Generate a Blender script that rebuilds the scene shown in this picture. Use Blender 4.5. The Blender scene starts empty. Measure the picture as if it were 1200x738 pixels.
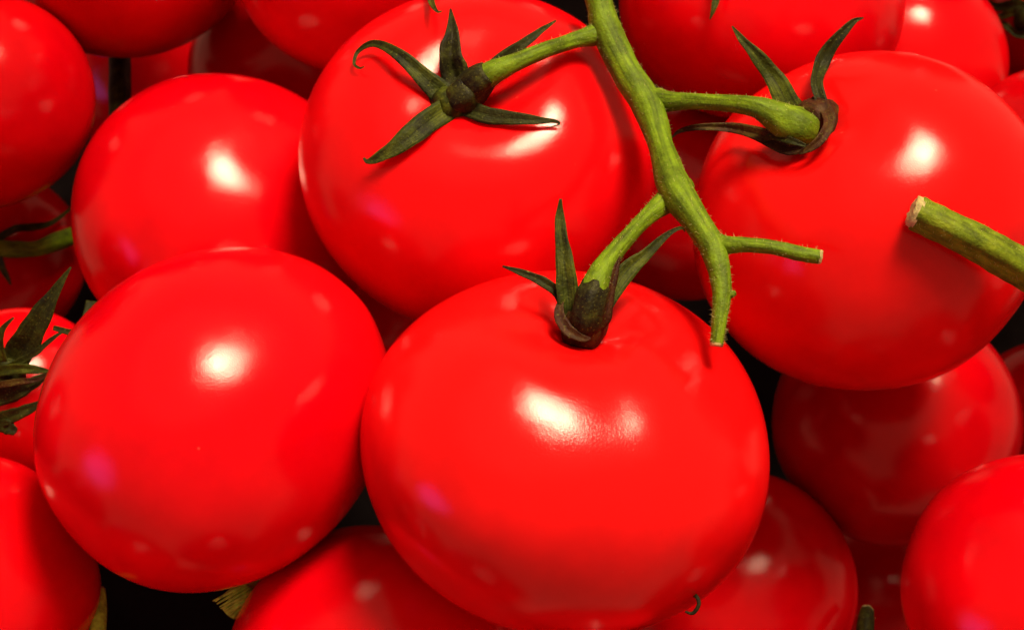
import bpy, math, random
import bmesh
from mathutils import Vector, Matrix, noise
from mathutils.bvhtree import BVHTree

random.seed(7)
S = bpy.context.scene
COL = S.collection

# ------------------------------------------------------------------ camera
PITCH = math.radians(35)                 # tilt away from straight down: looks 55 degrees below the horizon
FPX = 2133.0                             # focal length in photograph pixels (1200 wide)
CX, CY = 600.0, 369.0
cam = bpy.data.cameras.new('camera')
cam.sensor_width = 36
cam.lens = 36 * FPX / 1200
cam.clip_start, cam.clip_end = .01, 20
cam_ob = bpy.data.objects.new('camera', cam)
COL.objects.link(cam_ob)
ROT = Matrix.Rotation(PITCH, 3, 'X')
CAM_LOC = Vector((0, -.205, .365))
cam_ob.matrix_world = Matrix.Translation(CAM_LOC) @ ROT.to_4x4()
S.camera = cam_ob
cam.dof.use_dof = True
cam.dof.focus_distance = .312
cam.dof.aperture_fstop = 32

def P(u, v, d):
    """photograph pixel and distance along the view axis (cm) -> world point (m)"""
    d = d / 100
    return CAM_LOC + ROT @ Vector(((u - CX) / FPX * d, -(v - CY) / FPX * d, -d))

def view_dir(x, y, z):
    return (ROT @ Vector((x, y, z))).normalized()

# ------------------------------------------------------------------ light and exposure
S.view_settings.view_transform = 'Standard'
S.view_settings.look = 'None'
S.view_settings.exposure = 0
S.view_settings.gamma = 1
S.view_settings.use_curve_mapping = False
W = bpy.data.worlds.new('World')
S.world = W
W.use_nodes = True
bg = W.node_tree.nodes['Background']
bg.inputs[0].default_value = (1, .40, .25, 1)
bg.inputs[1].default_value = .47

AIM = P(610, 400, 33)
def lamp(name, d, dist, radius, watts, color, shape='DISK', ysize=None):
    L = bpy.data.lights.new(name, 'AREA')
    L.shape = shape
    L.size = radius * 2
    if ysize: L.size_y = ysize
    L.energy = watts
    L.color = color
    o = bpy.data.objects.new(name, L)
    COL.objects.link(o)
    d = view_dir(*d)
    o.location = AIM + d * dist
    o.rotation_euler = d.to_track_quat('Z', 'Y').to_euler()
    return o
# a shop lamp hanging over the display, and a dim violet-blue light from the left
lamp('shop_lamp', (.25, .745, .62), .85, .172, .94, (1, .80, .52)).data.spread = math.radians(34)   # a spotlight's narrow beam
lamp('ceiling_bounce_fill', (.0, .72, .69), 1.7, 1.3, 2.2, (1, .80, .58))  # added broad soft fill standing in for light bounced off the ceiling
lamp('violet_side_light', (-.86, -.30, .41), 1.0, .20, 1.0, (.50, .14, .9))  # source unknown, placed from the violet glints on the fruit

# ------------------------------------------------------------------ materials
def mat(name):
    m = bpy.data.materials.new(name)
    m.use_nodes = True
    nt = m.node_tree
    return m, nt, nt.nodes['Principled BSDF']

def ramp(nt, fac, stops):
    r = nt.nodes.new('ShaderNodeValToRGB')
    el = r.color_ramp.elements
    while len(el) < len(stops): el.new(.5)
    for e, (p, c) in zip(el, stops):
        e.position = p
        e.color = (*c, 1)
    nt.links.new(fac, r.inputs[0])
    return r.outputs[0]

def noise_tex(nt, vec, scale, detail=3, rough=.5):
    n = nt.nodes.new('ShaderNodeTexNoise')
    n.inputs['Scale'].default_value = scale
    n.inputs['Detail'].default_value = detail
    n.inputs['Roughness'].default_value = rough
    if vec: nt.links.new(vec, n.inputs['Vector'])
    return n.outputs['Fac']

def bump(nt, h, strength, dist, prev=None):
    b = nt.nodes.new('ShaderNodeBump')
    b.inputs['Strength'].default_value = strength
    b.inputs['Distance'].default_value = dist
    nt.links.new(h, b.inputs['Height'])
    if prev: nt.links.new(prev, b.inputs['Normal'])
    return b.outputs['Normal']

def mix(nt, fac, a, b, mode='MIX'):
    n = nt.nodes.new('ShaderNodeMix')
    n.data_type = 'RGBA'
    n.blend_type = mode
    for sock, val in ((n.inputs[0], fac), (n.inputs[6], a), (n.inputs[7], b)):
        if isinstance(val, (int, float)): sock.default_value = val
        elif isinstance(val, tuple): sock.default_value = (*val, 1)
        else: nt.links.new(val, sock)
    return n.outputs[2]

def tomato_material():
    m, nt, b = mat('tomato_skin')
    tc = nt.nodes.new('ShaderNodeTexCoord').outputs['Object']
    oi = nt.nodes.new('ShaderNodeObjectInfo')
    n1 = noise_tex(nt, tc, 55, 4, .55)
    mott = ramp(nt, n1, [(.3, (.80, .80, .80)), (.7, (1.1, 1.1, 1.1))])
    col = mix(nt, 1.0, oi.outputs['Color'], mott, 'MULTIPLY')
    # orange blush over the shoulders and in drifting patches
    tn = nt.nodes.new('ShaderNodeTexCoord')
    sx = nt.nodes.new('ShaderNodeSeparateXYZ')
    nt.links.new(tn.outputs['Generated'], sx.inputs[0])
    sh = ramp(nt, sx.outputs[2], [(.62, (0, 0, 0)), (1.0, (.42, .42, .42))])
    pt = ramp(nt, noise_tex(nt, tc, 28, 3, .55), [(.45, (0, 0, 0)), (.8, (.35, .35, .35))])
    col = mix(nt, mix(nt, 1.0, sh, pt, 'ADD'), col, (.64, .0035, .003))
    # faint pale pin-prick lenticels
    vo = nt.nodes.new('ShaderNodeTexVoronoi')
    vo.inputs['Scale'].default_value = 240
    nt.links.new(tc, vo.inputs['Vector'])
    sp = ramp(nt, vo.outputs['Distance'], [(.0, (1, 1, 1)), (.085, (0, 0, 0))])
    big = ramp(nt, noise_tex(nt, tc, 130, 2), [(.58, (0, 0, 0)), (.75, (.30, .30, .30))])
    f = mix(nt, 1.0, sp, big, 'MULTIPLY')
    col = mix(nt, f, col, (.9, .35, .22))
    nt.links.new(col, b.inputs['Base Color'])
    b.inputs['Roughness'].default_value = .23
    rr = nt.nodes.new('ShaderNodeMapRange')
    rr.inputs[3].default_value, rr.inputs[4].default_value = .12, .175
    nt.links.new(noise_tex(nt, tc, 90, 3), rr.inputs[0])
    nt.links.new(rr.outputs[0], b.inputs['Roughness'])
    b.inputs['Specular IOR Level'].default_value = .29
    b.inputs['Subsurface Weight'].default_value = .4
    b.inputs['Subsurface Radius'].default_value = (1, .10, .06)
    b.inputs['Subsurface Scale'].default_value = .006
    nrm = bump(nt, noise_tex(nt, tc, 60, 2), .10, .004)
    nrm = bump(nt, noise_tex(nt, tc, 3400, 2), .17, .00016, nrm)
    nt.links.new(nrm, b.inputs['Normal'])
    return m

def green_material(name, stops, scale=160, uvstripe=False, rough=.62, streak=0.5):
    m, nt, b = mat(name)
    tcn = nt.nodes.new('ShaderNodeTexCoord')
    tc = tcn.outputs['Object']
    f = noise_tex(nt, tc, scale * 1.15, 6, .66)
    c = ramp(nt, f, stops)
    mp = nt.nodes.new('ShaderNodeMapping')
    mp.inputs['Scale'].default_value = (9, 1.2, 1)
    nt.links.new(tcn.outputs['UV'], mp.inputs['Vector'])
    st = noise_tex(nt, mp.outputs[0], 1.6, 4, .6)
    sc = ramp(nt, st, [(.35, (1 - streak,) * 3), (.62, (1.12, 1.12, 1.05))])
    c = mix(nt, 1.0, c, sc, 'MULTIPLY')
    # pale speckle of tiny glands
    vo = noise_tex(nt, tc, 2700, 2)
    sk = ramp(nt, vo, [(.62, (0, 0, 0)), (.76, (.4, .4, .4))])
    c = mix(nt, sk, c, (.22, .24, .03))
    nt.links.new(c, b.inputs['Base Color'])
    b.inputs['Roughness'].default_value = rough
    b.inputs['Specular IOR Level'].default_value = .16
    nrm = bump(nt, noise_tex(nt, tc, 420, 3), .35, .0005)
    nrm = bump(nt, st, .3, .0005, nrm)
    nrm = bump(nt, noise_tex(nt, tc, 1700, 2), .6, .0003, nrm)
    nt.links.new(nrm, b.inputs['Normal'])
    return m

def plain(name, c, rough=.6, var=.5, scale=400):
    m, nt, b = mat(name)
    tc = nt.nodes.new('ShaderNodeTexCoord').outputs['Object']
    f = noise_tex(nt, tc, scale, 4, .6)
    d = tuple(x * (1 - var) for x in c)
    e = tuple(min(1, x * (1 + var)) for x in c)
    nt.links.new(ramp(nt, f, [(.3, d), (.7, e)]), b.inputs['Base Color'])
    b.inputs['Roughness'].default_value = rough
    nt.links.new(bump(nt, f, .5, .0006), b.inputs['Normal'])
    return m

def plain_matte(*a):
    m = plain(*a)
    m.node_tree.nodes['Principled BSDF'].inputs['Specular IOR Level'].default_value = .05
    return m

M = {
    'skin': tomato_material(),
    'stem': green_material('vine_stem_green', [(.22, (.030, .036, .002)), (.40, (.070, .120, .003)), (.55, (.105, .185, .004)), (.76, (.165, .26, .007))]),
    'pale_stem': green_material('pale_cut_stem_green', [(.30, (.045, .070, .003)), (.5, (.115, .175, .006)), (.75, (.19, .25, .012))], 220),
    'sepal': green_material('sepal_green', [(.30, (.007, .008, .0015)), (.48, (.028, .040, .002)), (.70, (.075, .095, .005))], 190, streak=.7),
    'dark_sepal': green_material('dark_sepal_green', [(.30, (.007, .007, .0015)), (.55, (.022, .028, .002)), (.78, (.055, .062, .005))], 190, streak=.6),
    'brown_sepal': green_material('dry_sepal_brown', [(.30, (.022, .004, .002)), (.50, (.045, .014, .003)), (.72, (.075, .055, .008))], 230, streak=.6),
    'joint': green_material('stem_joint_brown', [(.30, (.006, .005, .002)), (.52, (.020, .020, .003)), (.72, (.060, .075, .008))], 260, streak=.6),
    'cut': plain('cut_stem_face', (.34, .29, .11), .7, .6, 900),
    'dry': plain('dry_stem_fibre', (.32, .74, .06), .7, .5, 600),
    'hair': plain('stem_hair_pale', (.38, .36, .12), .5, .1),
    'scar': plain('blossom_scar_brown', (.10, .045, .02)),
    'tray': plain_matte('tray_gap_black', (.004, .003, .003), .9, .4, 90),  # near-black and matte, the darkness of the gaps put into the colour
}

# ------------------------------------------------------------------ helpers
def link(name, verts, faces, material, parent=None, smooth=True, uvs=None, origin=None):
    me = bpy.data.meshes.new(name)
    if origin is None: origin = Vector((0, 0, 0))
    me.from_pydata([tuple(Vector(v) - origin) for v in verts], [], faces)
    if smooth: me.polygons.foreach_set('use_smooth', [True] * len(me.polygons))
    if uvs:
        lay = me.uv_layers.new(name='UVMap')
        for lp in me.loops: lay.data[lp.index].uv = uvs[lp.vertex_index]
    me.materials.append(M[material])
    me.update()
    o = bpy.data.objects.new(name, me)
    COL.objects.link(o)
    o.location = origin
    if parent is not None:
        o.parent = parent
        o.matrix_parent_inverse = parent.matrix_basis.inverted()
    return o

def tag(o, label, cat, group=None):
    o['label'], o['category'] = label, cat
    if group: o['group'] = group
    return o

def empty(name, loc):
    o = bpy.data.objects.new(name, None)
    o.empty_display_size = .01
    COL.objects.link(o)
    o.location = loc
    return o

def spline(pts, n):
    """Catmull-Rom through tuples of any length"""
    out = []
    k = len(pts)
    for i in range(n + 1):
        t = i / n * (k - 1)
        j = min(int(t), k - 2)
        f = t - j
        p0 = pts[max(j - 1, 0)]; p1 = pts[j]; p2 = pts[j + 1]; p3 = pts[min(j + 2, k - 1)]
        out.append(tuple(.5 * ((2 * b) + (c - a) * f + (2 * a - 5 * b + 4 * c - d) * f * f + (3 * b - a - 3 * c + d) * f ** 3)
                         for a, b, c, d in zip(p0, p1, p2, p3)))
    return out

def px(r, d):
    return r * d / 100 / FPX

class Tube:
    """a stem: control points (u, v, depth cm, radius px)"""
    def __init__(self, pts, n=40, sides=18, ridge=0.06, square=0.0, seed=0):
        rows = spline(pts, n)
        self.c = [P(u, v, d) for u, v, d, r in rows]
        self.r = [max(px(r, d), 1e-5) for u, v, d, r in rows]
        self.frames = []
        ref = view_dir(0, 0, 1)
        for i, c in enumerate(self.c):
            t = (self.c[min(i + 1, n)] - self.c[max(i - 1, 0)]).normalized()
            s = t.cross(ref).normalized()
            ref = s.cross(t).normalized()
            self.frames.append((t, s, ref.copy()))
        V, F, UV = [], [], []
        ph = random.uniform(0, 6)
        for i, (c, r) in enumerate(zip(self.c, self.r)):
            t, s, w = self.frames[i]
            for k in range(sides):
                a = 2 * math.pi * k / sides
                q = 1 + ridge * math.sin(5 * a + ph) * .5
                q += square * (abs(math.cos(2 * a)) - .5)
                q += .06 * noise.noise(Vector((math.cos(a) * 1.5 + seed, math.sin(a) * 1.5, i * .33)))
                V.append(c + (s * math.cos(a) + w * math.sin(a)) * r * q)
                UV.append((k / sides, i / n * 3))
        for i in range(n):
            for k in range(sides):
                k2 = (k + 1) % sides
                F.append((i * sides + k, i * sides + k2, (i + 1) * sides + k2, (i + 1) * sides + k))
        # rounded closed ends
        for i, sgn in ((0, -1), (n, 1)):
            base = len(V)
            V.append(self.c[i] + self.frames[i][0] * sgn * self.r[i] * .25)
            UV.append((.5, i / n * 3))
            for k in range(sides):
                k2 = (k + 1) % sides
                f = (i * sides + k, i * sides + k2, base)
                F.append(f if sgn > 0 else f[::-1])
        self.V, self.F, self.UV, self.n = V, F, UV, n
    def build(self, name, material, parent=None, origin=None):
        return link(name, self.V, self.F, material, parent, True, self.UV, origin)
    def hairs(self, count, parent, lo=4, hi=9, rng=(0, 1)):
        V, F = [], []
        for _ in range(count):
            i = int(random.uniform(*rng) * self.n)
            i = min(max(i, 0), self.n)
            t, s, w = self.frames[i]
            a = random.uniform(0, 2 * math.pi)
            d = (s * math.cos(a) + w * math.sin(a))
            base = self.c[i] + d * self.r[i] * .93 + t * random.uniform(-.5, .5) * self.r[i] * .4
            ln = random.uniform(lo, hi) * .000105
            d2 = (d + t * random.uniform(-.4, .4) + s * random.uniform(-.3, .3)).normalized()
            tip = base + d2 * ln
            side = t.cross(d2).normalized() * .000034
            up = t * .000034
            b = len(V)
            V += [base + side, base - side * .5 + up, base - side * .5 - up, tip]
            F += [(b, b + 1, b + 3), (b + 1, b + 2, b + 3), (b + 2, b, b + 3)]
        o = link('hairs', V, F, 'hair', parent)
        o['kind'] = 'stuff'
        return o
    def cap(self, parent, end=1, k=.86, name='cut_end'):
        """pale cut face, slightly ragged and a hair proud"""
        i = self.n if end else 0
        t, s, w = self.frames[i]
        sg = 1 if end else -1
        V, F = [], []
        sides = 20
        for off, q in ((-.12, 1.02), (.30, .96), (.36, .70), (.22, .35)):
            for j in range(sides):
                a = 2 * math.pi * j / sides
                rr = self.r[i] * q * (1 + .10 * noise.noise(Vector((math.cos(a) * 2, math.sin(a) * 2, off * 4 + q))))
                V.append(self.c[i] + t * sg * self.r[i] * (off + .07 * random.uniform(-1, 1)) + (s * math.cos(a) + w * math.sin(a)) * rr)
        V.append(self.c[i] + t * sg * self.r[i] * .16)
        for l in range(3):
            for j in range(sides):
                j2 = (j + 1) % sides
                F.append((l * sides + j, l * sides + j2, (l + 1) * sides + j2, (l + 1) * sides + j))
        for j in range(sides):
            F.append((3 * sides + j, 3 * sides + (j + 1) % sides, 4 * sides))
        return link(name, V, F, 'cut', parent)

def sepal(pts, parent, material='sepal', n=26, fold=.35, tilt=0.0, name='sepal', thick=.00042, origin=None):
    """leaf blade: control points (u, v, depth cm, full width px); folded along the midrib, with thickness"""
    rows = spline(pts, n)
    C = [P(u, v, d) for u, v, d, w in rows]
    Wd = [max(px(w, d), 6e-5) for u, v, d, w in rows]
    ref = view_dir(math.sin(tilt), 0, math.cos(tilt))
    V, F, UV = [], [], []
    prof = [(-1, 0), (-.62, .35), (-.2, .8), (0, 1.0), (.2, .8), (.62, .35), (1, 0)]
    nb = len(prof)
    sd = random.uniform(0, 50)
    for i, c in enumerate(C):
        t = (C[min(i + 1, n)] - C[max(i - 1, 0)]).normalized()
        s = t.cross(ref)
        if s.length < .05: s = t.cross(view_dir(0, 1, 0))
        s.normalize()
        nn = s.cross(t).normalized()
        h = Wd[i] / 2
        th = thick * min(1, h / .0006)
        for k, (x, y) in enumerate(prof):
            wob = 1 + .16 * noise.noise(Vector((sd + x * .8, i * .28, 0)))
            curl = .22 * noise.noise(Vector((sd, x * 1.1, i * .22))) * h
            V.append(c + s * h * x * wob - nn * h * fold * y + nn * curl)
            UV.append(((x + 1) / 2, i / n * 2))
        for k, (x, y) in enumerate(reversed(prof)):
            wob = 1 + .16 * noise.noise(Vector((sd + x * .8, i * .28, 0)))
            curl = .22 * noise.noise(Vector((sd, x * 1.1, i * .22))) * h
            V.append(c + s * h * x * wob * .97 - nn * (h * fold * y + th * (.35 + .65 * (1 - abs(x)))) + nn * curl)
            UV.append(((x + 1) / 2, i / n * 2))
    m = 2 * nb
    for i in range(n):
        for k in range(m):
            k2 = (k + 1) % m
            F.append((i * m + k, i * m + k2, (i + 1) * m + k2, (i + 1) * m + k))
    F.append(tuple(range(m))[::-1])
    F.append(tuple(n * m + k for k in range(m)))
    return link(name, V, F, material, parent, True, UV, origin)

# ------------------------------------------------------------------ tomatoes
def tomato_mesh(a, b, dimple, dwidth, lobes, ribs, seed, sq=.93, grooves=(), nt=80, nphi=128):
    """fruit about its own axis: stem end at +z, a shoulder rolling into the stem dimple, shallow lobes"""
    V, F = [], []
    for i in range(nt + 1):
        th = math.pi * i / nt
        st, ct = math.sin(th), math.cos(th)
        for k in range(nphi):
            ph = 2 * math.pi * k / nphi
            rho = a * max(st, 0) ** sq
            z = b * (1 if ct > 0 else -1) * abs(ct) ** .96
            lob = math.cos(lobes * ph + seed) * .6 + math.cos((lobes + 2) * ph + seed * 2.1) * .4
            q = rho / a
            if ct > 0:
                g = math.exp(-(q / dwidth) ** 2)
                z -= dimple * b * g
                z += ribs * b * lob * math.exp(-((q - dwidth * 1.1) / (dwidth * .75)) ** 2)
                rho *= 1 + ribs * .55 * lob * q
            else:
                z += .018 * b * math.exp(-(q / .22) ** 2)
                rho *= 1 + ribs * .55 * lob * q
            v = Vector((rho * math.cos(ph), rho * math.sin(ph), z))
            for gp, gw, gd, g0, g1 in grooves:      # a crease running down from the stem: angle, width, depth, start and end of theta
                dp = (ph - gp + math.pi) % (2 * math.pi) - math.pi
                fade = max(0, min(1, (th - g0) / .35)) * max(0, min(1, (g1 - th) / .7))
                fade = fade * fade * (3 - 2 * fade)
                v *= 1 - gd * math.exp(-(dp / gw) ** 2) * fade
            nz = noise.noise(v * (1.1 / a) + Vector((seed * 3.7, seed, 0)))
            v *= 1 + .035 * nz
            V.append(v)
    for i in range(nt):
        for k in range(nphi):
            k2 = (k + 1) % nphi
            F.append((i * nphi + k, (i + 1) * nphi + k, (i + 1) * nphi + k2, i * nphi + k2))
    return V, F

TOM, BV = {}, {}
def tomato(key, u, v, apx, d, ratio, axis, label, color=(.62, .006, .006), dimple=.16, dwidth=.30, lobes=5, ribs=.02,
           spin=0, holder=False, group=None, sq=.93, grooves=()):
    a = px(apx, d)
    b = a * ratio
    ax = view_dir(*axis)
    quat = ax.to_track_quat('Z', 'Y') @ Matrix.Rotation(spin, 3, 'Z').to_quaternion()
    c = P(u, v, d)
    gr = []
    for gu, gv, gw, gd, g0, g1 in grooves:          # pixel on the fruit the crease passes through
        x, y = (gu - u) / apx, -(gv - v) / apx
        q = quat.inverted() @ (ROT @ Vector((x, y, math.sqrt(max(0, 1 - x * x - y * y)))))
        gr.append((math.atan2(q.y, q.x), gw, gd, g0, g1))
    Vv, F = tomato_mesh(a, b, dimple, dwidth, lobes, ribs, spin + u * .01, sq, gr)
    me = bpy.data.meshes.new('tomato_skin')
    me.from_pydata(Vv, [], F)
    bm = bmesh.new(); bm.from_mesh(me)
    bmesh.ops.remove_doubles(bm, verts=bm.verts, dist=a * 1e-4)
    bm.to_mesh(me); bm.free()
    me.polygons.foreach_set('use_smooth', [True] * len(me.polygons))
    me.materials.append(M['skin'])
    if holder:
        root = empty('tomato', c)
        body = bpy.data.objects.new('skin', me)
        COL.objects.link(body)
        body.parent = root
        body.rotation_euler = quat.to_euler()
    else:
        root = body = bpy.data.objects.new('tomato', me)
        COL.objects.link(body)
        body.location = c
        body.rotation_euler = quat.to_euler()
    body.color = (*color, 1)
    mw = Matrix.LocRotScale(c, quat, None)
    BV[key] = BVHTree.FromPolygons([mw @ w.co for w in me.vertices], [p.vertices[:] for p in me.polygons])
    tag(root, label, 'tomato', group)
    TOM[key] = root
    return root

def on(key, pts):
    """control points whose third value is the height (cm) over a tomato's skin -> depth along the view axis"""
    out, last = [], None
    for u, v, h, w in pts:
        d = (P(u, v, 100) - CAM_LOC)
        hit = BV[key].ray_cast(CAM_LOC, d.normalized())
        if hit[0] is not None:
            last = (hit[0] - CAM_LOC).dot(view_dir(0, 0, -1)) * 100
        out.append((u, v, last - h, w))
    return out

PURE = (.64, .0001, .0052)
WARM = (.65, .0034, .0050)
SHADED_RED = (.50, .0001, .0042)  # the lit red darkened: shade on back and lower fruit put into colour
G = 'ripe tomatoes heaped in the pile'

# the five big ones on top
tomato('M', 661, 527, 240, 32.0, .80, (.12, .84, .53), 'plump tomato with a broad swoosh highlight, under the vine fork with an upright calyx',
       WARM, .19, .23, 5, .012, .5, True, G, grooves=[(540, 480, .62, -.085, .2, 1.9), (722, 470, .22, .011, .25, 1.65), (860, 470, .3, .015, .25, 1.6)])
tomato('L', 254, 486, 191, 33.1, 1.14, (.62, .50, -.50), 'round glossy tomato with no stem showing, one round highlight, beside the swoosh-lit tomato',
       PURE, .05, .3, 5, .006, .3, group=G)
tomato('T', 557, 186, 208, 35.7, .80, (-.02, .50, .86), 'tomato with a spread five-pointed green calyx and curled sepal tip facing up',
       (.64, .0010, .0052), .22, .34, 5, .008, 1.1, True, G)
tomato('R', 1013, 257, 207, 34.2, .88, (-.50, .62, .60), 'large tomato with a sideways calyx, under the loose cut stem',
       WARM, .13, .30, 5, .014, .2, True, G)
tomato('ML', 265, 258, 178, 38.6, .86, (-.45, -.45, -.77), 'tomato wedged between the star-calyx tomato and the round stemless one',
       PURE, .12, .3, 5, .008, .8, group=G)
# behind, along the top
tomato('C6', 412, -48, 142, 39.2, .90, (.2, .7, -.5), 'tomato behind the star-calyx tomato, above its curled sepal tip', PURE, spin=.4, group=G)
tomato('C7', 350, 88, 128, 44.0, .92, (.1, .3, -.9), 'shaded tomato peeping out between two others behind the wedged tomato', SHADED_RED, spin=1.4, group=G)
tomato('C8', 145, -80, 149, 40.5, .95, (-.3, .5, -.7), 'tomato resting above the black stem in the dark gap', SHADED_RED, spin=2.2, group=G)
tomato('C9', -26, 120, 136, 38.8, .88, (-.2, .9, -.4), 'tomato overhanging the shaded one with the green stem piece', SHADED_RED, spin=.9, group=G)
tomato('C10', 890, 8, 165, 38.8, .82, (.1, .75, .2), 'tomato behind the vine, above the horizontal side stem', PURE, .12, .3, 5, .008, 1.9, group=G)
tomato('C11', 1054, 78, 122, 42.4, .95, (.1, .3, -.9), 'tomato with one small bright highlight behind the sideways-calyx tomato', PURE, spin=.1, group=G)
tomato('C12', 1240, 186, 112, 40.4, .95, (.4, .3, -.8), 'dull tomato sliver beside the large one, below the dark tangled sepals', SHADED_RED, spin=2.1, group=G)
tomato('C26', 1265, 15, 105, 44.3, .9, (-.3, .3, .9), 'shadowed tomato carrying dark tangled sepals', SHADED_RED, spin=.3, holder=True, group=G)
# beneath, right and along the bottom
tomato('C13', 1050, 497, 143, 40.0, .94, (.2, -.3, -.9), 'dark shaded tomato tucked beneath the large sideways-calyx one', SHADED_RED, spin=.6, group=G)
tomato('C14', 1222, 694, 165, 33.4, .95, (.5, -.3, -.7), 'bright stemless tomato next to the dark shaded one and the small black stub', PURE, spin=1.2, group=G)
tomato('C15', 853, 692, 148, 39.3, .92, (.2, -.5, -.8), 'tomato under the plump swoosh-lit one, beside the tiny curled tendril', PURE, spin=2.5, group=G)
tomato('C16', 442, 795, 183, 33.8, .92, (.2, -.4, -.7), 'tomato leaning on the dry stub, below the stemless and swoosh-lit ones', PURE, .1, .3, 4, .03, 1.0, group=G)
tomato('C17', -48, 690, 158, 34.2, .96, (-.4, -.2, -.8), 'tomato beside the yellow-green upright stub', PURE, spin=.2, group=G)
# left side, deeper
tomato('C18', -8, 306, 110, 44.0, .93, (-.6, .5, .5), 'shaded tomato with a green stem piece lying across it', SHADED_RED, spin=.5, holder=True, group=G)
tomato('C19', 22, 474, 114, 37.6, .93, (-.5, .35, .75), 'tomato covered by broad drooping dark green sepals', PURE, spin=.8, holder=True, group=G)
# deep ones glimpsed through gaps
tomato('C22', 176, 78, 110, 48.0, .92, (.1, .2, -.9), 'deep shaded tomato behind the black stem', SHADED_RED, spin=1.7, group=G)
tomato('C21', 806, 236, 116, 41.0, .92, (.1, .2, -.9), 'shaded tomato seen between the vine and its neighbours, behind the main stem', SHADED_RED, spin=.7, group=G)
tomato('C23', 1030, 705, 118, 44.3, .92, (.1, .2, -.9), 'deep shaded tomato in the narrow gap behind the black stub', SHADED_RED, spin=2.7, group=G)
tomato('C27', 425, 372, 95, 42.3, .92, (.1, .2, -.9), 'deep shaded tomato glimpsed in the small gap between the three big stemless and calyxed ones', SHADED_RED, spin=.4, group=G)
tomato('C25', 1235, 500, 105, 43.5, .92, (.1, .2, -.9), 'dark tomato in the gap to the side of the dark shaded one', SHADED_RED, spin=.9, group=G)

# the heap goes on towards the viewer and to both sides
for k, (u, v, a, d) in enumerate([(-30, 1060, 190, 32.6), (330, 1180, 200, 31.0), (715, 1012, 175, 33.3), (1070, 1040, 180, 33.6), (1430, 1000, 190, 31.6),
                                  (-330, 470, 190, 34.5), (-370, 860, 190, 31.5), (1550, 600, 200, 34.0), (1480, 225, 190, 36.5), (-265, -75, 180, 39.5),
                                  (690, -195, 170, 41.5), (1150, -265, 170, 41.5)]):
    tomato('X%d' % k, u, v, a, d, .9, (.3 * math.sin(k * 2.3), .4 * math.cos(k * 1.7), -.8), 'ripe red stemless tomato at the outer rim of the heap', PURE, .12, .3, 5, .01, k * .7,
           group='tomatoes further along the heap')

# ------------------------------------------------------------------ calyxes (parts of their tomatoes)
def calyx_core(root, pts, material):
    t = Tube(pts, 16, 20, .12, 0, 3)
    return t.build('calyx', material, root)

# T: star calyx seen from above
T = TOM['T']
cx = calyx_core(T, on('T', [(531, 124, -.25, 26), (532, 121, .0, 28), (533, 118, .16, 24), (538, 112, .30, 16)]), 'sepal')
sepal(on('T', [(534, 120, .20, 30), (512, 105, .25, 28), (490, 84, .40, 21), (464, 62, .50, 14), (438, 51, .42, 9), (420, 60, .32, 5), (415, 74, .25, 3.5), (421, 80, .22, 3), (427, 78, .22, 1)]), cx, n=36)
sepal(on('T', [(537, 116, .22, 24), (533, 88, .42, 31), (528, 64, .62, 28), (530, 40, .65, 17), (528, 10, .65, 2)]), cx, 'joint', fold=.7)
sepal(on('T', [(533, 122, .20, 30), (508, 138, .22, 28), (482, 158, .26, 26), (452, 180, .28, 16), (432, 189, .28, 7), (426, 185, .32, 2)]), cx, fold=.25)
sepal(on('T', [(538, 124, .20, 22), (570, 135, .26, 20), (598, 138, .24, 17), (628, 141, .20, 10), (650, 142, .16, 5), (655, 146, .12, 2.5), (640, 150, .06, 1)]), cx, 'dark_sepal', fold=.3)
sepal(on('T', [(545, 112, .2, 16), (585, 74, .35, 18), (612, 52, .45, 13), (634, 36, .55, 8), (652, 24, .65, 2)]), cx, 'dark_sepal')

# M: calyx standing up out of the dimple
Mo = TOM['M']
cx = calyx_core(Mo, [(684, 392, 30.85, 20), (683, 388, 30.72, 27), (684, 378, 30.55, 28), (686, 366, 30.45, 22)], 'brown_sepal')
sepal([(664, 372, 30.5, 12), (655, 345, 30.4, 13), (634, 329, 30.35, 12), (610, 319, 30.35, 8), (589, 312, 30.3, 2)], cx, 'dark_sepal')
sepal([(666, 386, 30.45, 18), (666, 352, 30.3, 27), (663, 318, 30.3, 23), (659, 285, 30.35, 17), (656, 255, 30.4, 11), (657, 233, 30.4, 3)], cx, fold=.4)
sepal([(700, 378, 30.55, 16), (716, 346, 30.6, 20), (734, 318, 30.7, 21), (758, 297, 30.8, 14), (782, 275, 30.9, 7), (798, 267, 31.0, 4), (803, 272, 31.1, 1)], cx, fold=.4)
sepal([(696, 392, 30.3, 12), (710, 372, 30.15, 17), (716, 345, 30.2, 13), (722, 318, 30.3, 10), (727, 300, 30.5, 3)], cx, 'brown_sepal', tilt=.7)
sepal([(658, 352, 30.35, 6), (655, 368, 30.25, 13), (665, 386, 30.15, 14), (682, 396, 30.1, 9), (692, 396, 30.1, 3)], cx, 'brown_sepal')

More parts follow.
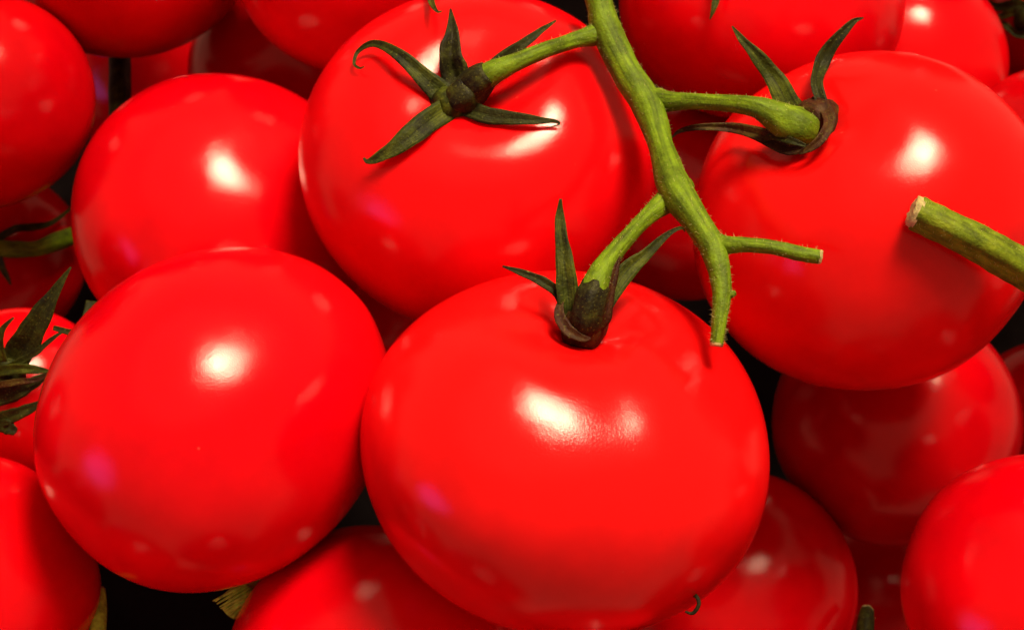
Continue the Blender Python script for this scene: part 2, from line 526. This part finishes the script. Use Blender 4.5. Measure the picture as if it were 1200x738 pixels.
# R: sideways calyx
Ro = TOM['R']
cx = calyx_core(Ro, on('R', [(964, 140, -.2, 22), (960, 141, .05, 27), (954, 144, .25, 28), (946, 147, .40, 24)]), 'brown_sepal')
sepal(on('R', [(944, 150, .62, 26), (927, 126, .80, 28), (910, 96, .95, 25), (889, 68, 1.0, 17), (870, 47, 1.0, 9), (858, 31, 1.0, 2)]), cx, fold=.45)
sepal(on('R', [(962, 138, .45, 15), (962, 118, .55, 16), (957, 96, .65, 15), (964, 72, .75, 18), (981, 46, .8, 14), (1000, 26, .8, 7), (1012, 21, .8, 1.5)]), cx, 'dark_sepal', fold=.5)
sepal(on('R', [(948, 166, .50, 18), (922, 171, .55, 22), (892, 158, .60, 18), (858, 150, .65, 12), (820, 149, .65, 8), (796, 154, .60, 5), (787, 162, .55, 1.5)]), cx, 'brown_sepal', fold=.5)
sepal(on('R', [(950, 116, .55, 8), (964, 124, .60, 15), (972, 140, .60, 14), (966, 158, .60, 12), (952, 172, .55, 10), (936, 180, .50, 3)]), cx, 'brown_sepal')
sepal(on('R', [(893, 166, .55, 6), (905, 160, .80, 9), (925, 164, .90, 9), (944, 171, .70, 4)]), cx, 'dark_sepal')

# C19: drooping dark sepals on the left
cx = calyx_core(TOM['C19'], [(8, 440, 35.6, 20), (6, 436, 35.3, 24), (3, 432, 35.1, 18)], 'dark_sepal')
sepal([(8, 434, 35.2, 28), (24, 410, 34.95, 36), (42, 380, 34.7, 30), (62, 345, 34.6, 15), (83, 313, 34.6, 2)], cx, 'dark_sepal', fold=.3)
sepal([(-6, 436, 35.0, 14), (20, 432, 34.8, 13), (42, 433, 34.7, 10), (60, 435, 34.65, 2)], cx, 'sepal')
sepal([(-8, 468, 35.0, 20), (14, 460, 34.8, 22), (38, 449, 34.65, 15), (62, 434, 34.6, 2)], cx, 'dark_sepal', fold=.25)
sepal([(-8, 496, 35.1, 20), (14, 487, 34.9, 17), (36, 478, 34.8, 12), (56, 466, 34.75, 2)], cx, 'dark_sepal', fold=.3)
sepal([(62, 384, 34.9, 6), (82, 389, 34.9, 8), (95, 388, 34.9, 7), (102, 372, 35.0, 12), (108, 352, 35.2, 14)], cx, 'dark_sepal', fold=.2)
sepal([(-4, 498, 35.1, 12), (8, 500, 34.95, 18), (18, 506, 34.9, 9)], cx, 'dark_sepal', fold=.2)
sepal([(4, 424, 34.9, 9), (-2, 400, 34.7, 12), (4, 384, 34.6, 7), (16, 372, 34.6, 2)], cx, 'sepal', fold=.3)
sepal([(-6, 452, 34.8, 8), (22, 447, 34.6, 8), (46, 444, 34.55, 5), (66, 428, 34.5, 1.5)], cx, 'brown_sepal', fold=.3)
sepal([(10, 430, 35.0, 8), (40, 414, 34.8, 8), (62, 396, 34.75, 5), (78, 386, 34.8, 2)], cx, 'dark_sepal', fold=.3)
# C18: stem piece and thin sepals in the shade
cx = calyx_core(TOM['C18'], on('C18', [(-14, 292, -.2, 16), (-10, 290, .1, 16), (-6, 289, .3, 14)]), 'dark_sepal')
sepal(on('C18', [(-4, 280, .3, 10), (18, 268, .5, 9), (38, 266, .6, 9), (58, 262, .6, 7), (76, 250, .6, 4), (86, 240, .6, 2)]), cx, 'sepal')
sepal(on('C18', [(-8, 286, .3, 12), (0, 308, .4, 10), (8, 324, .4, 6), (13, 334, .4, 2)]), cx, 'sepal')
Tube(on('C18', [(-10, 290, .3, 10), (18, 292, .4, 10), (42, 291, .6, 9), (66, 283, .8, 11), (91, 274, .9, 10)]), 24, 14).build('stem_piece', 'stem', cx)
# C26: dark tangle in the upper corner
cx = calyx_core(TOM['C26'], on('C26', [(1206, 22, -.2, 16), (1206, 22, .1, 18), (1206, 22, .3, 14)]), 'dark_sepal')
sepal(on('C26', [(1208, 18, .3, 12), (1190, 15, .4, 9), (1172, 19, .5, 9), (1158, 18, .5, 2)]), cx, 'sepal')
sepal(on('C26', [(1206, 40, .3, 12), (1192, 40, .4, 9), (1176, 28, .5, 7), (1164, 22, .5, 2)]), cx, 'dark_sepal')
sepal(on('C26', [(1206, 10, .3, 14), (1190, 6, .4, 14), (1168, 8, .5, 10), (1150, -2, .5, 4)]), cx, 'dark_sepal')

# two sepal tips hanging in from tomatoes above the frame
for key, pts in (('C6', [(500, -24, 36.2, 11), (503, -8, 34.8, 9), (507, 6, 34.0, 7), (513, 14, 33.8, 3), (518, 13, 33.8, 1.2)]),
                 ('C10', on('C10', [(843, -30, .2, 15), (841, -10, .35, 11), (837, 8, .45, 7), (832, 23, .5, 1.5)]))):
    sepal(pts, TOM[key], 'sepal', name='sepal')

# ------------------------------------------------------------------ the vine
vine = empty('tomato_vine', P(795, 228, 31.2))
tag(vine, 'forked green hairy tomato vine lying over three tomatoes', 'vine')
main = Tube([(694, -25, 34.1, 16.6), (703, 5, 34.0, 15.6), (712, 38, 33.85, 18.4), (733, 82, 33.6, 17.9), (760, 126, 33.2, 18.9), (775, 172, 32.5, 15.2),
             (792, 222, 31.7, 20.2), (818, 262, 31.1, 16.1), (837, 294, 30.75, 15.6), (846, 338, 30.45, 11.5), (843, 375, 30.3, 9.2), (840, 403, 30.25, 7.8)], 90, 22, .05)
ms = main.build('main_stem', 'stem', vine)
main.hairs(900, ms, 4, 9)
main.cap(ms)
def branch(pts, name, hairs, cap=False, n=44):
    t = Tube(pts, n, 20, .05, 0, random.uniform(0, 9))
    o = t.build(name, 'stem', vine)
    if hairs: t.hairs(hairs, o, 3, 8)
    if cap: t.cap(o)
    return t, o
# to the star-calyx tomato
tp = on('T', [(566, 92, .72, 16), (538, 116, .25, 20), (672, 48, .55, 0), (636, 60, .62, 0), (603, 74, .70, 0)])
d1, d2 = tp[0][2], tp[1][2]
t, o = branch([(724, 30, 34.1, 10), (708, 36, 34.0, 15), (694, 42, 33.85, 12.5), (672, 48, min(tp[2][2], 33.7), 9.5), (636, 60, tp[3][2], 9.5), (603, 74, tp[4][2], 11), (580, 84, d1 - .05, 14), (566, 92, d1, 15)], 'side_stem', 330)
Tube([(572, 86, d1 - .08, 15), (562, 94, d1 + .02, 19), (551, 105, d1 + .25, 21), (543, 113, d2 - .15, 20), (538, 118, d2 + .1, 18)], 18, 20, .14, 0, 4).build('stem_joint', 'joint', o)
# to the sideways calyx
e = [p[2] for p in on('R', [(912, 138, 1.0, 0), (932, 148, .78, 0), (946, 153, .45, 0)])]
t, o = branch([(752, 116, 33.5, 12), (768, 118, 33.3, 15), (784, 119, 33.1, 12), (812, 119, 32.8, 9.5), (852, 121, 32.4, 10), (886, 126, e[0] - .05, 12.5), (912, 138, e[0], 19), (932, 148, e[1], 23), (946, 153, e[2], 20)], 'side_stem', 360)
# to the plump tomato
t, o = branch([(806, 214, 32.0, 10), (791, 228, 31.85, 16), (774, 241, 31.72, 13.5), (755, 257, 31.35, 10), (731, 283, 30.85, 10), (712, 307, 30.5, 12.5), (700, 329, 30.3, 16.5), (695, 342, 30.25, 17.5)], 'side_stem', 330)
Tube([(698, 335, 30.27, 17), (693, 348, 30.2, 18.5), (689, 364, 30.2, 18), (686, 378, 30.3, 18), (684, 386, 30.5, 15)], 18, 20, .14, 0, 6).build('stem_joint', 'joint', o)
# broken-off stub
t, o = branch([(818, 278, 31.1, 10), (834, 284, 30.95, 14), (850, 287, 30.75, 11), (874, 287, 30.6, 9), (906, 290, 30.45, 8.5), (936, 297, 30.45, 9), (960, 301, 30.45, 8.5)], 'side_stem', 180, True)
# little bud scar
branch([(845, 345, 30.4, 8), (854, 345, 30.4, 6), (862, 343, 30.4, 3)], 'bud', 40, n=8)

# ------------------------------------------------------------------ loose stem pieces
def loose(pts, label, material='pale_stem', hairs=0, cap=None, name='cut_stem', square=0, n=40, sides=18):
    o0 = P(*pts[0][:3])
    root = empty(name, o0)
    tag(root, label, 'stem', 'loose stem pieces')
    t = Tube(pts, n, sides, .06, square, random.uniform(0, 9))
    b = t.build('stalk', material, root)
    if hairs: t.hairs(hairs, b, 3, 8)
    if cap is not None: t.cap(b, cap)
    return root, t
loose([(1074, 249, 30.6, 19), (1105, 264, 30.6, 19), (1145, 284, 30.7, 20), (1190, 309, 30.9, 21), (1240, 336, 31.2, 22)],
      'thick pale green cut stem lying across the large sideways-calyx tomato', 'pale_stem', 420, 0, square=.22)
loose([(116, 693, 34.9, 8), (115, 715, 34.5, 10), (114, 738, 34.2, 10), (113, 770, 34.0, 10)], 'yellow-green stub standing upright in the dark gap', 'dry', 30, 0, 'stem_stub', n=14)
loose([(140, 60, 42.6, 13), (140, 90, 42.0, 13), (140, 120, 41.4, 13), (139, 160, 40.8, 12)], 'black upright stem in the dark gap between shaded tomatoes', 'joint', 0, None, 'stem_stub', n=14)
loose([(1016, 716, 37.6, 8), (1014, 730, 37.3, 10), (1012, 760, 37.0, 11)], 'small black stub poking up in the narrow red gap', 'joint', 8, 0, 'stem_stub', n=10)
# frayed dry stub
root, t = loose([(316, 676, 34.5, 10), (300, 690, 34.4, 12), (282, 703, 34.3, 12), (268, 718, 34.3, 10)], 'frayed yellow dry stub beside the leaning tomato', 'dry', 40, None, 'stem_stub', n=16)
for k in range(14):
    a = random.uniform(-10, 10); b = random.uniform(-6, 6)
    Tube([(296 + a, 690 + a * .9, 34.1 + b * .02, 2.4), (280 + a * .9 + b * .3, 700 + a, 33.95 + b * .02, 2.2), (262 + a + b, 714 + a + b * .6, 33.9, .8)], 8, 6, 0).build('fibre', 'dry', root)
# curled tendril under the plump tomato
tn = Tube([(788, 704, 31.6, 2.4), (800, 700, 30.7, 2.4), (814, 697, 30.3, 2.5), (819, 707, 30.2, 2.5), (812, 718, 30.2, 2.3), (803, 716, 30.2, 1.4)], 26, 8, 0)
tag(tn.build('tendril', 'joint', None, P(788, 704, 31.6)), 'tiny dark curled tendril under the plump tomato', 'tendril')

# ------------------------------------------------------------------ tray under the pile
zf = min((TOM[k].location.z for k in TOM)) - .022
def box(name, x0, x1, y0, y1, z0, z1, material, parent=None):
    V = [(x, y, z) for z in (z0, z1) for y in (y0, y1) for x in (x0, x1)]
    F = [(0, 2, 3, 1), (4, 5, 7, 6), (0, 1, 5, 4), (1, 3, 7, 5), (3, 2, 6, 7), (2, 0, 4, 6)]
    return link(name, V, F, material, parent, False)
tr = box('display_tray', -.26, .26, -.16, .26, zf - .006, zf, 'tray')
tr['kind'] = 'structure'
